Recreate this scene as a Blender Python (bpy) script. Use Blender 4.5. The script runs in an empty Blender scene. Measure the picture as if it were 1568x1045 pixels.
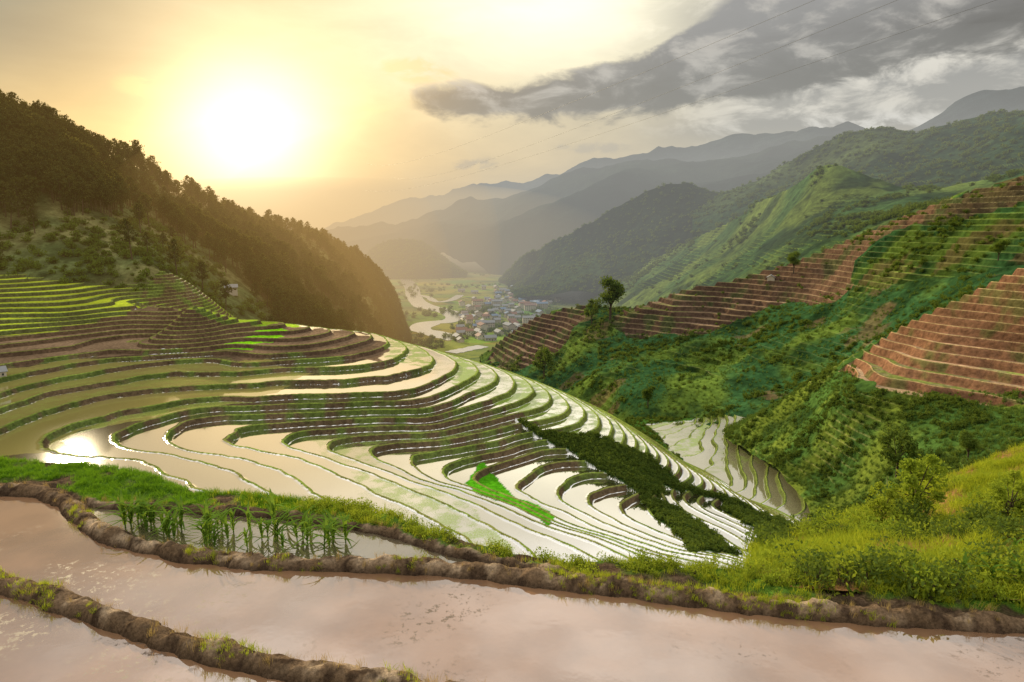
import bpy, math, random, bmesh
import numpy as np
from mathutils import Vector
random.seed(3); rng=np.random.default_rng(7)
scene=bpy.context.scene
P=math.radians(9.6); F=1045.0
sP,cP=math.sin(P),math.cos(P)
def ray(px,py):
    cx=(np.asarray(px,float)-784)/F; cy=(522.5-np.asarray(py,float))/F
    return cx, cP+cy*sP, -sP+cy*cP
def at_z(px,py,z):
    x,y,w=ray(px,py); t=z/w; return x*t,y*t
def at_d(px,py,d):
    x,y,w=ray(px,py); t=d/y; return x*t,y*t,w*t
def project(X,Y,Z):
    dep=Y*cP-Z*sP; up=Y*sP+Z*cP
    dep=np.where(dep<0.1,0.1,dep)
    return 784+F*X/dep, 522.5-F*up/dep
# ---------------- noise
def vnoise(x,y,seed=0):
    xi=np.floor(x).astype(np.int64); yi=np.floor(y).astype(np.int64)
    fx=x-xi; fy=y-yi
    fx=fx*fx*fx*(fx*(fx*6-15)+10); fy=fy*fy*fy*(fy*(fy*6-15)+10)
    def hsh(a,b):
        n=(a*374761393+b*668265263+seed*1442695041)&0xffffffff
        n=((n^(n>>13))*1274126177)&0xffffffff
        n=n^(n>>16)
        return (n&0xffff)/65535.0
    v=hsh(xi,yi)*(1-fx)*(1-fy)+hsh(xi+1,yi)*fx*(1-fy)+hsh(xi,yi+1)*(1-fx)*fy+hsh(xi+1,yi+1)*fx*fy
    return v*2-1
def fbm(x,y,oct=4,seed=0,rough=.5):
    s=0;a=1;t=0
    for o in range(oct):
        s=s+a*vnoise(x*2**o+o*17.3,y*2**o-o*9.1,seed+o); t+=a; a*=rough
    return s/t
def ridged(x,y,oct=4,seed=0):
    s=0;a=1;t=0
    for o in range(oct):
        s=s+a*(1-2*np.abs(vnoise(x*2**o+o*17.3,y*2**o-o*9.1,seed+o))); t+=a; a*=.5
    return s/t
def inpoly(px,py,poly):
    r=np.zeros(px.shape,bool); n=len(poly); j=n-1
    for i in range(n):
        xi,yi=poly[i]; xj,yj=poly[j]
        c=((yi>py)!=(yj>py))&(px<(xj-xi)*(py-yi)/((yj-yi)+1e-9)+xi)
        r^=c; j=i
    return r
def sstep(a,b,x):
    t=np.clip((x-a)/(b-a),0,1); return t*t*(3-2*t)
# ---------------- node helper
class NT:
    def __init__(s,nt): s.nt=nt; s.nt.nodes.clear()
    def n(s,t,**k):
        nd=s.nt.nodes.new(t)
        for a,b in k.items(): setattr(nd,a,b)
        return nd
    def put(s,sock,v):
        if isinstance(v,bpy.types.NodeSocket): s.nt.links.new(v,sock)
        elif v is not None:
            if isinstance(v,(tuple,list)) and len(v)==3 and sock.type=='RGBA': v=(*v,1)
            sock.default_value=v
    def m(s,op,a,b=None,c=None,clamp=False):
        nd=s.n('ShaderNodeMath',operation=op,use_clamp=clamp)
        for i,v in enumerate((a,b,c)):
            if v is not None: s.put(nd.inputs[i],v)
        return nd.outputs[0]
    def ss(s,x,a,b,lo=0.,hi=1.,kind='SMOOTHSTEP'):
        nd=s.n('ShaderNodeMapRange',interpolation_type=kind)
        for i,v in enumerate((x,a,b,lo,hi)): s.put(nd.inputs[i],v)
        return nd.outputs[0]
    def mix(s,f,a,b,blend='MIX'):
        nd=s.n('ShaderNodeMix',data_type='RGBA',blend_type=blend)
        s.put(nd.inputs[0],f); s.put(nd.inputs[6],a); s.put(nd.inputs[7],b); return nd.outputs[2]
    def noise(s,vec,scale,detail=4,rough=.55,dist=0.):
        nd=s.n('ShaderNodeTexNoise'); s.put(nd.inputs['Vector'],vec)
        nd.inputs['Scale'].default_value=scale; nd.inputs['Detail'].default_value=detail
        nd.inputs['Roughness'].default_value=rough; nd.inputs['Distortion'].default_value=dist
        return nd.outputs[0]
    def attr(s,name,col=False):
        nd=s.n('ShaderNodeAttribute',attribute_name=name); return nd.outputs['Color' if col else 'Fac']
    def comb(s,x,y,z=0.):
        nd=s.n('ShaderNodeCombineXYZ')
        for i,v in enumerate((x,y,z)): s.put(nd.inputs[i],v)
        return nd.outputs[0]
    def sh(s,a,b,f):
        nd=s.n('ShaderNodeMixShader'); s.put(nd.inputs[0],f); s.put(nd.inputs[1],a); s.put(nd.inputs[2],b); return nd.outputs[0]
def newmat(name):
    m=bpy.data.materials.new(name); m.use_nodes=True; return m,NT(m.node_tree)
def outp(t,surf): o=t.n('ShaderNodeOutputMaterial'); t.put(o.inputs[0],surf)
def princ(t,col,rough=.9,spec=.2,normal=None):
    b=t.n('ShaderNodeBsdfPrincipled'); t.put(b.inputs['Base Color'],col); t.put(b.inputs['Roughness'],rough)
    b.inputs['Specular IOR Level'].default_value=spec
    if normal is not None: t.put(b.inputs['Normal'],normal)
    return b.outputs[0]
def diff(t,col,normal=None):
    b=t.n('ShaderNodeBsdfDiffuse'); t.put(b.inputs['Color'],col)
    if normal is not None: t.put(b.inputs['Normal'],normal)
    return b.outputs[0]
def bump(t,h,st,dist):
    b=t.n('ShaderNodeBump'); b.inputs['Strength'].default_value=st; b.inputs['Distance'].default_value=dist
    t.put(b.inputs['Height'],h); return b.outputs[0]
def land_material(name,fine=2.0,bumpd=.15,lip=.42,rise=.5,patch=.12,lipgreen=.5,terr=True,lipcol=(.22,.30,.04)):
    m,t=newmat(name)
    pos=t.n('ShaderNodeNewGeometry').outputs['Position']
    n1=t.noise(pos,fine,5,.68); n2=t.noise(pos,patch,4,.6)
    var=t.m('MULTIPLY',t.ss(n1,.25,.75,.38,1.62,'LINEAR'),t.ss(n2,.3,.7,.7,1.3,'LINEAR'))
    pad=t.attr('Col',True); one=t.comb(var,var,var)
    nb=bump(t,n1,.9,bumpd)
    if not terr:
        outp(t,diff(t,t.mix(1.,pad,one,'MULTIPLY'),nb)); return m
    h=t.attr('h'); g=t.attr('gr'); ter=t.attr('ter'); wet=t.attr('wet'); rice=t.attr('rice')
    k=t.m('FLOOR',h); f=t.m('SUBTRACT',h,k)
    wn=t.n('ShaderNodeTexWhiteNoise',noise_dimensions='1D'); t.put(wn.inputs['W'],k); hk=wn.outputs[0]
    lw=t.m('MINIMUM',t.m('MULTIPLY',g,lip),.28); rw=t.m('MINIMUM',t.m('MULTIPLY',g,rise),.42)
    ed=t.ss(n1,.3,.7,-.02,.02,'LINEAR')
    fe=t.m('ADD',f,ed)
    a=t.m('MULTIPLY',t.ss(fe,lw,t.m('MULTIPLY',lw,1.25),1.,0.),ter)
    r0=t.m('SUBTRACT',1.,rw)
    b=t.m('MULTIPLY',t.ss(fe,t.m('SUBTRACT',r0,.02),r0,0.,1.),ter)
    ris=t.attr('Ris',True)
    hv=t.ss(hk,0.,1.,.7,1.3,'LINEAR'); hv=t.m('ADD',t.m('MULTIPLY',t.m('SUBTRACT',hv,1.),ter),1.)
    padc=t.mix(1.,t.mix(1.,pad,one,'MULTIPLY'),t.comb(hv,hv,hv),'MULTIPLY')
    risc=t.mix(1.,ris,one,'MULTIPLY')
    lipc=t.mix(lipgreen,t.mix(1.,ris,(1.8,1.8,1.8),'MULTIPLY'),lipcol); lipc=t.mix(1.,lipc,one,'MULTIPLY')
    sp=t.noise(pos,6.5,3,.8); sp2=t.noise(pos,.35,3,.6)
    rv=t.m('MULTIPLY',rice,t.ss(hk,0.,1.,.45,1.4,'LINEAR'))
    rv=t.m('MULTIPLY',rv,t.ss(sp2,.35,.6,.5,1.15))
    rmask=t.ss(t.m('SUBTRACT',t.m('MULTIPLY',rv,.75),sp),-.30,.06)
    mud=t.mix(t.ss(t.attr('dull'),0.,1.,.5,.1),pad,(.13,.105,.06))
    glo=t.n('ShaderNodeBsdfGlossy'); glo.inputs['Roughness'].default_value=.05; glo.inputs['Color'].default_value=(1.,1.,1.,1)
    wetsh=t.sh(diff(t,mud),glo.outputs[0],t.m('SUBTRACT',.88,t.m('MULTIPLY',t.attr('dull'),.5)))
    ricesh=diff(t,t.mix(1.,(.22,.32,.06),t.comb(hv,hv,hv),'MULTIPLY'))
    wetsh=t.sh(wetsh,ricesh,t.m('MULTIPLY',rmask,.78))
    padsh=t.sh(diff(t,padc,nb),wetsh,wet)
    o=t.sh(padsh,diff(t,lipc,nb),a)
    outp(t,t.sh(o,diff(t,risc,nb),b))
    return m
def grid_mesh(name,X,Y,Z,attrs,mat,smooth=True,parent=None):
    nv,nu=X.shape
    co=np.stack([X,Y,Z],-1).reshape(-1,3).astype(np.float32)
    idx=np.arange(nv*nu).reshape(nv,nu)
    q=np.stack([idx[:-1,:-1],idx[:-1,1:],idx[1:,1:],idx[1:,:-1]],-1).reshape(-1,4)
    a,b,c=co[q[0,0]],co[q[0,1]],co[q[0,3]]
    if np.cross(b-a,c-a)[2]<0: q=q[:,::-1]
    me=bpy.data.meshes.new(name)
    me.vertices.add(len(co)); me.vertices.foreach_set('co',co.ravel())
    me.loops.add(q.size); me.loops.foreach_set('vertex_index',q.ravel().astype(np.int32))
    me.polygons.add(len(q)); me.polygons.foreach_set('loop_start',np.arange(0,q.size,4,dtype=np.int32))
    me.polygons.foreach_set('loop_total',np.full(len(q),4,np.int32))
    me.update(calc_edges=True)
    me.polygons.foreach_set('use_smooth',np.full(len(q),smooth))
    for k,v in attrs.items():
        v=np.asarray(v,np.float32)
        if v.ndim==3:
            a=me.attributes.new(k,'FLOAT_COLOR','POINT')
            a.data.foreach_set('color',np.concatenate([v.reshape(-1,3),np.ones((nv*nu,1),np.float32)],1).ravel())
        else:
            a=me.attributes.new(k,'FLOAT','POINT'); a.data.foreach_set('value',v.ravel())
    me.materials.append(mat)
    ob=bpy.data.objects.new(name,me); scene.collection.objects.link(ob)
    if parent: ob.parent=parent
    return ob
def grad_h(X,Y,H):
    Xv,Xu=np.gradient(X);Yv,Yu=np.gradient(Y);Hv,Hu=np.gradient(H)
    J=Xu*Yv-Xv*Yu; J=np.where(np.abs(J)<1e-9,1e-9,J)
    gx=(Hu*Yv-Hv*Yu)/J; gy=(-Hu*Xv+Hv*Xu)/J
    return np.clip(np.sqrt(gx**2+gy**2),0.001,3)
def terrace(X,Y,Z,s,lip=.42,rise=.5,bund=.22):
    h=Z/s; g=grad_h(X,Y,h)
    k=np.floor(h); f=h-k
    lw=np.minimum(g*lip,.28); rw=np.minimum(g*rise,.42)
    z=k*s + s*sstep(0,1,(f-(1-rw))/rw)
    z=z+bund*np.where(f<lw,np.sin(np.pi*np.clip(f/lw,0,1))**.6,0)
    return z,h,g
def crom(A,t):
    n=A.shape[0]; t=np.clip(t,0,n-1-1e-6); i=t.astype(int); f=(t-i)
    f=f.reshape((-1,)+(1,)*(A.ndim-1))
    p0=A[np.clip(i-1,0,n-1)];p1=A[i];p2=A[np.clip(i+1,0,n-1)];p3=A[np.clip(i+2,0,n-1)]
    return .5*((2*p1)+(-p0+p2)*f+(2*p0-5*p1+4*p2-p3)*f*f+(-p0+3*p1-3*p2+p3)*f**3)
def surf(rows,nu,nv):
    A=np.array(rows,float); A[...,2]=np.log(A[...,2])
    A=crom(A,np.linspace(0,A.shape[0]-1,nv))
    A=np.swapaxes(crom(np.swapaxes(A,0,1),np.linspace(0,A.shape[1]-1,nu)),0,1)
    return at_d(A[...,0],A[...,1],np.exp(A[...,2]))
def backskirt(X,Y,Z,zb=-175,f=1.35,n=8):
    xs=[X];ys=[Y];zs=[Z]
    for i in range(1,n+1):
        k=1+(f-1)*i/n
        xs.insert(0,X[:1]*k); ys.insert(0,Y[:1]*k); zs.insert(0,Z[:1]+(np.minimum(zb,Z[:1]-10)-Z[:1])*(i/n)**1.3)
    return np.concatenate(xs),np.concatenate(ys),np.concatenate(zs)
C3=lambda sh,c: np.broadcast_to(np.array(c,float),sh+(3,)).copy()
def blend(C,c,m): return C*(1-m[...,None])+np.array(c)*m[...,None]

# ---------------- camera
cam=bpy.data.cameras.new('camera'); co=bpy.data.objects.new('camera',cam); scene.collection.objects.link(co)
cam.lens=24; cam.sensor_width=36; cam.clip_end=40000; cam.clip_start=.05
co.location=(0,0,0); co.rotation_euler=(math.radians(90)-P,0,0); scene.camera=co
scene.view_settings.view_transform='Standard'; scene.view_settings.look='None'; scene.view_settings.exposure=0

# ---------------- world
SAZ,SEL=-20.3,5.2
def sdir(az,el):
    a,e=math.radians(az),math.radians(el); return (math.sin(a)*math.cos(e),math.cos(a)*math.cos(e),math.sin(e))
w=bpy.data.worlds.new('World'); scene.world=w; w.use_nodes=True
t=NT(w.node_tree)
d=t.n('ShaderNodeTexCoord').outputs['Generated']
sep=t.n('ShaderNodeSeparateXYZ'); t.put(sep.inputs[0],d); X_,Y_,Z_=sep.outputs
az=t.m('DEGREES',t.m('ARCTAN2',X_,Y_)); el=t.m('DEGREES',t.m('ARCSINE',Z_))
dot=t.n('ShaderNodeVectorMath',operation='DOT_PRODUCT'); t.put(dot.inputs[0],d); dot.inputs[1].default_value=sdir(SAZ,SEL)
ang=t.m('DEGREES',t.m('ARCCOSINE',t.m('MINIMUM',dot.outputs['Value'],.999999)))
def gauss(x,s): q=t.m('DIVIDE',x,s); return t.m('EXPONENT',t.m('MULTIPLY',t.m('MULTIPLY',q,q),-1.))
def blob(a0,e0,sa,se): return t.m('MULTIPLY',gauss(t.m('SUBTRACT',az,a0),sa),gauss(t.m('SUBTRACT',el,e0),se))
nv1=t.noise(t.comb(t.m('MULTIPLY',az,.07),t.m('MULTIPLY',el,.24)),1.,7,.6,.3)
nv2=t.noise(t.comb(t.m('MULTIPLY',az,.22),t.m('MULTIPLY',el,.5),3.),1.,7,.6,.4)
nv3=t.noise(t.comb(t.m('MULTIPLY',az,.035),t.m('MULTIPLY',el,.09),9.),1.,3,.6)
rgt=t.ss(az,-14.,24.)
hor=t.mix(rgt,(.95,.62,.17),(.78,.66,.44))
top=t.mix(t.ss(az,-34.,-4.),(.22,.21,.14),(.78,.68,.43))
top=t.mix(t.ss(az,8.,30.),top,(.54,.53,.49))
col=t.mix(t.ss(el,3.,13.),hor,top)
over=t.mix(t.ss(nv3,.38,.62),(.74,.71,.66),(1.35,1.28,1.16))
col=t.mix(t.ss(el,19.,32.),col,over)
veil=t.ss(nv1,.25,.75,.72,1.22,'LINEAR'); col=t.mix(1.,col,t.comb(veil,veil,veil),'MULTIPLY')
def add(c,f,k):
    global col
    col=t.mix(f,col,t.mix(1.,col,c,'ADD')) if k else t.mix(f,col,c)
add((.6,.6,.52),blob(4,17,12,5.),1)
mm=t.m('MULTIPLY',t.ss(az,6.,20.),t.m('MULTIPLY',t.ss(el,5.2,7.5),t.ss(el,24.,14.)))
cl=t.ss(nv2,.42,.64)
add(t.mix(cl,(.26,.25,.235),(.92,.86,.74)),t.m('MULTIPLY',mm,.82),0)
def curve(x,pts):
    nd=t.n('ShaderNodeFloatCurve'); t.put(nd.inputs['Value'],x); c=nd.mapping.curves[0]
    while len(c.points)<len(pts): c.points.new(.5,.5)
    for p,(a,b) in zip(c.points,pts): p.location=(a,b)
    nd.mapping.update(); return nd.outputs[0]
u=t.m('DIVIDE',t.m('ADD',az,20.),60.)
cv=lambda L:[((a+20)/60,e/24) for a,e in L]
topc=t.m('MULTIPLY',curve(u,cv([(-20,9.8),(-8.5,10.1),(-7,10.8),(0,11.4),(6,12.4),(11,13.8),(16,16.5),(22,19),(40,20.5)])),24.)
botc=t.m('MULTIPLY',curve(u,cv([(-20,9.9),(-8.5,9.6),(-6.5,8.8),(-4,8.2),(3,8.2),(11,8.6),(20,9.4),(30,10.6),(40,11.4)])),24.)
nsum=t.m('ADD',t.m('MULTIPLY',t.m('SUBTRACT',nv2,.5),3.6),t.m('MULTIPLY',t.m('SUBTRACT',nv1,.5),2.0))
up=t.ss(t.m('ADD',t.m('SUBTRACT',topc,el),nsum),-.1,.8)
dn=t.ss(t.m('SUBTRACT',t.m('SUBTRACT',el,botc),nsum),-.3,.7)
band=t.m('MULTIPLY',t.m('MULTIPLY',up,dn),t.ss(t.m('ADD',az,nsum),-9.6,-7.))
depth=t.ss(t.m('ADD',t.m('SUBTRACT',el,botc),nsum),-.3,6.5)
bc=t.mix(depth,(.085,.073,.058),(.29,.28,.265))
bc=t.mix(t.m('MULTIPLY',t.ss(nv2,.47,.68),t.ss(depth,.0,.5,.35,1.)),bc,(.48,.45,.40))
add(bc,t.m('MULTIPLY',band,.98),0)
for (a,e,sa,se,c,k) in [(-2.8,4.9,2.6,.55,(.42,.33,.20),.9),(6.5,6.2,4.,.5,(.45,.38,.28),.6),(-27.,9.7,2.,.8,(1.,.55,.2),.6),(-7.5,12.,3.,1.,(1.,.62,.25),.6),(-11,8.5,3.,.7,(1.,.6,.22),.4)]:
    add(c,t.m('MULTIPLY',t.ss(t.m('MULTIPLY',blob(a,e,sa,se),t.ss(nv2,.3,.7)),.12,.5),k),0)
add((.98,.95,.88),t.m('MULTIPLY',blob(27,7.0,9,.9),t.ss(nv2,.42,.6)),0)
add((2.3,2.1,1.6),gauss(ang,5.3),1)
add((.72,.46,.12),gauss(ang,9.5),1)
add((.26,.13,.0),gauss(ang,17.),1)
sky=t.n('ShaderNodeTexSky',sky_type='NISHITA'); sky.sun_disc=False; sky.sun_elevation=math.radians(13); sky.sun_rotation=math.radians(SAZ); sky.dust_density=1
b1=t.n('ShaderNodeBackground'); t.put(b1.inputs[0],sky.outputs[0]); b1.inputs[1].default_value=.01
b2=t.n('ShaderNodeBackground'); t.put(b2.inputs[0],col); b2.inputs[1].default_value=1.
ad=t.n('ShaderNodeAddShader'); t.put(ad.inputs[0],b1.outputs[0]); t.put(ad.inputs[1],b2.outputs[0])
o=t.n('ShaderNodeOutputWorld'); t.put(o.inputs[0],ad.outputs[0])
w.cycles.sampling_method='MANUAL'; w.cycles.sample_map_resolution=512
sl=bpy.data.lights.new('sun','SUN'); so=bpy.data.objects.new('sun',sl); scene.collection.objects.link(so)
sl.energy=5; sl.angle=math.radians(1.5); sl.color=(1,.82,.52)
so.rotation_euler=Vector([-c for c in sdir(-34,18)]).to_track_quat('-Z','Y').to_euler()

# ---------------- main terraces from surveyed contours
S=0.78
cont=[
(-12.5,[(-120,420),(0,415),(120,408),(240,412)]),
(-16.3,[(-120,455),(0,450),(120,443),(230,432),(300,462)]),
(-19.3,[(-120,490),(0,480),(100,478),(200,458),(265,470),(335,478)]),
(-22,[(0,510),(80,503),(200,492),(280,492),(340,500),(405,490)]),
(-24.2,[(0,542),(110,532),(250,515),(330,522),(420,520),(490,502)]),
(-26,[(-60,605),(0,588),(130,560),(270,545),(400,548),(500,540),(555,528),(540,508)]),
(-27.2,[(-80,650),(0,622),(60,602),(180,582),(300,568),(430,562),(540,558),(590,548),(573,512)]),
(-28.1,[(-60,690),(0,658),(60,632),(180,602),(300,590),(430,582),(560,577),(630,568),(608,521)]),
(-29,[(668,588),(645,531),(600,603),(500,606),(380,612),(250,624),(140,645),(92,668),(110,690),(230,702),(300,730),(370,765)]),
(-30.8,[(690,543),(718,603),(600,628),(480,632),(350,636),(290,644),(268,657),(290,688),(400,712),(480,755),(560,795)]),
(-31.7,[(725,552),(747,613),(650,640),(500,643),(400,648),(350,661),(375,685),(450,703),(560,748),(640,790),(720,835)]),
(-32.6,[(745,558),(765,620),(680,646),(540,652),(470,656),(425,670),(450,690),(560,723),(680,778),(800,845)]),
(-33.5,[(775,567),(785,630),(700,652),(600,661),(530,665),(490,680),(520,700),(620,735),(760,790),(870,845)]),
(-34.4,[(805,578),(803,640),(720,660),(620,672),(545,690),(578,708),(690,748),(810,795),(930,845)]),
(-35.3,[(835,590),(830,652),(740,671),(650,684),(595,698),(640,725),(780,775),(900,822),(970,852)]),
(-36.2,[(860,600),(850,665),(770,682),(690,695),(650,711),(675,735),(765,765),(880,812),(1000,852)]),
(-38,[(905,622),(890,690),(830,692),(780,707),(735,735),(765,752),(870,800),(1000,845),(1060,858)]),
(-39,[(945,645),(930,710),(870,712),(825,732),(805,752),(880,785),(1000,832),(1100,856)]),
(-40,[(975,670),(960,728),(910,728),(870,748),(865,768),(950,806),(1050,842),(1125,856)]),
(-41.4,[(1000,700),(985,745),(955,755),(925,775),(1000,815),(1090,845),(1140,857)]),
(-43.5,[(1030,725),(1005,748),(1010,775),(1080,812),(1145,846)]),
(-46,[(1080,745),(1050,760),(1080,785),(1150,820),(1185,842)]),
(-48.5,[(1130,765),(1100,775),(1150,797),(1200,825)]),
]
sq=lambda z: z if z>-29 else -29+(z+29)*.78
pts=[]
for z,L in cont:
    for (a,b) in L:
        x,y=at_z(a,b,sq(z)); pts.append((x,y,sq(z)))
silh=[(240,412,-12.5),(300,462,-16.3),(335,478,-19.3),(405,490,-22),(490,502,-24.2),(540,508,-26),(573,512,-27.2),(608,521,-28.1),(645,531,-29),(690,543,-30.8),(745,558,-32.6),(805,578,-34.4),(860,600,-36.2),(905,622,-38),(945,645,-39),(975,670,-40),(1000,700,-41.4),(1030,725,-43.5),(1080,745,-46),(1130,765,-48.5),(1200,825,-48.5)]
for a,b,z in silh:
    z=sq(z); x,y=at_z(a,b,z); L=math.hypot(x,y); nx,ny=x/L,y/L
    nx+=.4
    pts.append((x+nx*20,y+ny*20,z-10)); pts.append((x+nx*45,y+ny*45,z-24))
for x,y,z in [(-60,45,-29),(-40,45,-29.5),(-20,45,-30.5),(0,45,-32),(20,45,-34.5),(40,50,-40),(60,70,-50),(80,90,-58),(-150,150,-14),(-140,110,-23),(-100,70,-27),(-150,200,-14),(-130,215,-17)]: pts.append((x,y,z))
pts=np.array(pts); sc=50.
A=pts[:,:2]/sc; n=len(A)
def U(r2): return np.where(r2>1e-12,.5*r2*np.log(r2+1e-12),0)
K=U(((A[:,None]-A[None])**2).sum(-1))+np.eye(n)*3e-3
Pm=np.concatenate([np.ones((n,1)),A],1)
M=np.zeros((n+3,n+3)); M[:n,:n]=K; M[:n,n:]=Pm; M[n:,:n]=Pm.T
sol=np.linalg.solve(M,np.concatenate([pts[:,2],np.zeros(3)]))
def tps(x,y):
    q=np.stack([x.ravel(),y.ravel()],1)/sc; out=np.empty(len(q))
    for i in range(0,len(q),20000):
        c=q[i:i+20000]; r2=((c[:,None]-A[None])**2).sum(-1)
        out[i:i+20000]=U(r2)@sol[:n]+sol[n]+c@sol[n+1:]
    return out.reshape(x.shape)
xs=np.arange(-158,80,.23); ys=np.arange(48,225,.26)
X,Y=np.meshgrid(xs,ys)
Xc,Yc=np.meshgrid(np.arange(-160,84,1.),np.arange(46,228,1.)); Zc=tps(Xc,Yc)
T=crom(Zc,(ys-46)/1.); Z=crom(T.T.copy(),(xs+160)/1.).T
Z=Z+.15*fbm(X/10,Y/10,3,5)+.035*fbm(X/2.2,Y/2.2,2,8)
px,py=project(X,Y,Z)
jx=px+14*fbm(X/5,Y/5,3,21); jy=py+8*fbm(X/5,Y/5,3,22)
Zt,h,g=terrace(X,Y,Z,S,bund=.14,lip=.34,rise=.38)
R=lambda poly: inpoly(jx,jy,poly).astype(float)
shp=X.shape
wet=np.ones(shp); ter=np.ones(shp); rice=np.full(shp,.08); dull=np.zeros(shp)
hk=np.floor(h).astype(int); hr=(np.sin(hk*12.9898)*43758.5453)%1
Col=C3(shp,(.19,.18,.08)); Ris=C3(shp,(.115,.082,.048))
Ris=blend(Ris,(.10,.135,.035),sstep(-.2,.3,fbm(X/3,Y/3,3,31)))
left_up=R([(-300,380),(235,380),(240,415),(215,450),(205,480),(90,510),(-300,540)])
wet*=1-left_up; Col=blend(Col,(.46,.56,.04),left_up); Ris=blend(Ris,(.085,.10,.035),left_up*.8)
mid_up=R([(235,400),(260,440),(470,495),(430,505),(330,490),(225,470),(205,450)])
wet*=1-mid_up; Col=blend(Col,(.28,.42,.03),mid_up)
brown=R([(-300,520),(90,505),(205,478),(235,460),(330,490),(450,498),(560,510),(592,535),(585,560),(540,545),(440,540),(380,548),(250,532),(100,545),(-300,590)])
wet*=1-brown; Col=blend(Col,(.19,.13,.08),brown); Ris=blend(Ris,(.11,.072,.046),brown)
gp=R([(320,528),(390,512),(395,495),(430,500),(432,510),(380,528),(330,535)])
wet*=1-gp; Col=blend(Col,(.20,.52,.01),gp)
olive=R([(-300,590),(100,548),(400,548),(480,570),(420,600),(250,640),(120,655),(90,670),(120,690),(-300,700)])
Col=blend(Col,(.33,.29,.085),olive); rice=np.maximum(rice,olive*.33); dull=np.maximum(dull,olive)
dull=np.maximum(dull,.5*sstep(900,500,px)*sstep(.5,.9,hr))
strip=R([(560,505),(760,555),(950,640),(1000,690),(960,690),(880,660),(800,630),(740,605),(660,570),(590,545)])
rice=np.maximum(rice,strip*.58); Ris=blend(Ris,(.14,.18,.04),strip*.8)
cen=R([(430,640),(700,610),(790,640),(760,700),(640,720),(500,700)]); rice=np.maximum(rice,cen*(.1+.45*hr))
near_=R([(540,720),(700,760),(800,840),(640,820),(560,780)]); rice=np.maximum(rice,near_*.42)
veg=R([(795,640),(830,660),(900,665),(1000,700),(1050,745),(1200,800),(1250,860),(1185,835),(1100,770),(1010,735),(1000,765),(940,730),(870,690),(820,668)])
veg=np.maximum(veg,R([(990,765),(1030,770),(1060,790),(1130,850),(1060,840),(1000,790)]))
lush=R([(705,735),(745,700),(760,735),(860,795),(840,800),(750,762)])
for mk,c in ((veg,(.045,.10,.02)),(lush,(.08,.34,.01))):
    wet*=1-mk; Col=blend(Col,c,mk)
ter*=1-veg; Ris=blend(Ris,(.04,.09,.02),veg)
Zt=Zt*(1-veg)+Z*veg
land_mid=land_material('paddy_terrace_soil',1.6,.12,lip=.34,rise=.38,lipgreen=.55)
grid_mesh('rice_terraces',X,Y,Zt,dict(h=h,gr=g,ter=ter,wet=wet,rice=rice,dull=dull,Col=Col,Ris=Ris),land_mid)
MID=(X,Y,Zt,px,py)

# ---------------- hill patches
def finish(name,X,Y,Z,s,termask,Col,Ris,mat,wetm=None,ricem=None,lip=.42,rise=.5,bund=.15,dullm=None):
    Zt,h,g=terrace(X,Y,Z,s,lip,rise,bund)
    Zf=Zt*termask+Z*(1-termask)
    z0=np.zeros(X.shape)
    grid_mesh(name,X,Y,Zf,dict(h=h,gr=g,ter=termask,wet=z0 if wetm is None else wetm,rice=z0 if ricem is None else ricem,dull=z0 if dullm is None else dullm,Col=Col,Ris=Ris),mat)
    px,py=project(X,Y,Zf)
    return (X,Y,Zf,px,py)
X,Y,Z=surf([[(960,640,260),(1060,640,240),(1130,635,225),(1200,650,210)],[(980,680,205),(1060,690,197),(1150,690,187),(1230,712,172)],
[(1040,740,168),(1130,745,162),(1210,740,155),(1290,750,145)],[(1110,800,137),(1200,800,133),(1270,800,130),(1330,790,128)],[(1130,870,112),(1200,870,111),(1270,860,110),(1350,850,108)]],320,320)
Z=Z+.5*fbm(X/14,Y/14,3,41)
px,py=project(X,Y,Z); jx=px+10*fbm(X/6,Y/6,3,1); jy=py+8*fbm(X/6,Y/6,3,2)
gpoly=[(990,650),(1060,640),(1080,612),(1170,612),(1180,660),(1200,700),(1235,730),(1300,750),(1290,795),(1240,830),(1180,815),(1120,770),(1060,720)]
v=1-inpoly(jx,jy,gpoly).astype(float)
Col=blend(C3(X.shape,(.40,.38,.22)),(.05,.12,.02),v); Ris=blend(C3(X.shape,(.12,.15,.045)),(.05,.12,.02),v)
GUL=finish('gully_terraces',X,Y,Z,.9,1-v,Col,Ris,land_mid,1-v,.12+.3*(Y>175),lip=.34,rise=.38,dullm=.75*(1-v))
mat_r2=land_material('hill_soil',.9,.3,.3,1.3,.06,.55,lipcol=(.42,.36,.16))
rows=[[(1110,672,195),(1200,612,187),(1290,556,180),(1400,490,172),(1490,445,168),(1600,395,162),(1750,340,160)],
[(1140,690,182),(1215,640,175),(1298,575,168),(1410,545,156),(1500,530,150),(1600,520,144),(1750,510,138)],
[(1165,705,168),(1235,675,160),(1310,612,150),(1420,615,136),(1520,622,128),(1600,625,122),(1750,630,112)],
[(1200,732,152),(1265,735,142),(1345,720,128),(1430,715,114),(1530,710,104),(1620,700,97),(1750,690,90)],
[(1240,795,132),(1300,800,120),(1360,800,105),(1440,800,90),(1550,800,80),(1640,800,74),(1750,800,68)],
[(1260,870,100),(1300,870,95),(1360,870,85),(1440,870,75),(1550,870,68),(1640,870,62),(1750,870,58)]]
X,Y,Z=surf(rows,780,680)
vv=np.linspace(0,1,X.shape[0])[:,None]
Z=Z+(3.0*fbm(X/26,Y/26,3,51)+.3*fbm(X/6,Y/6,3,52))*(.35+.65*sstep(0,.15,vv)); X,Y,Z=backskirt(X,Y,Z,-80)
px,py=project(X,Y,Z); jx=px+16*fbm(X/7,Y/7,3,3); jy=py+10*fbm(X/7,Y/7,3,4)
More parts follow.
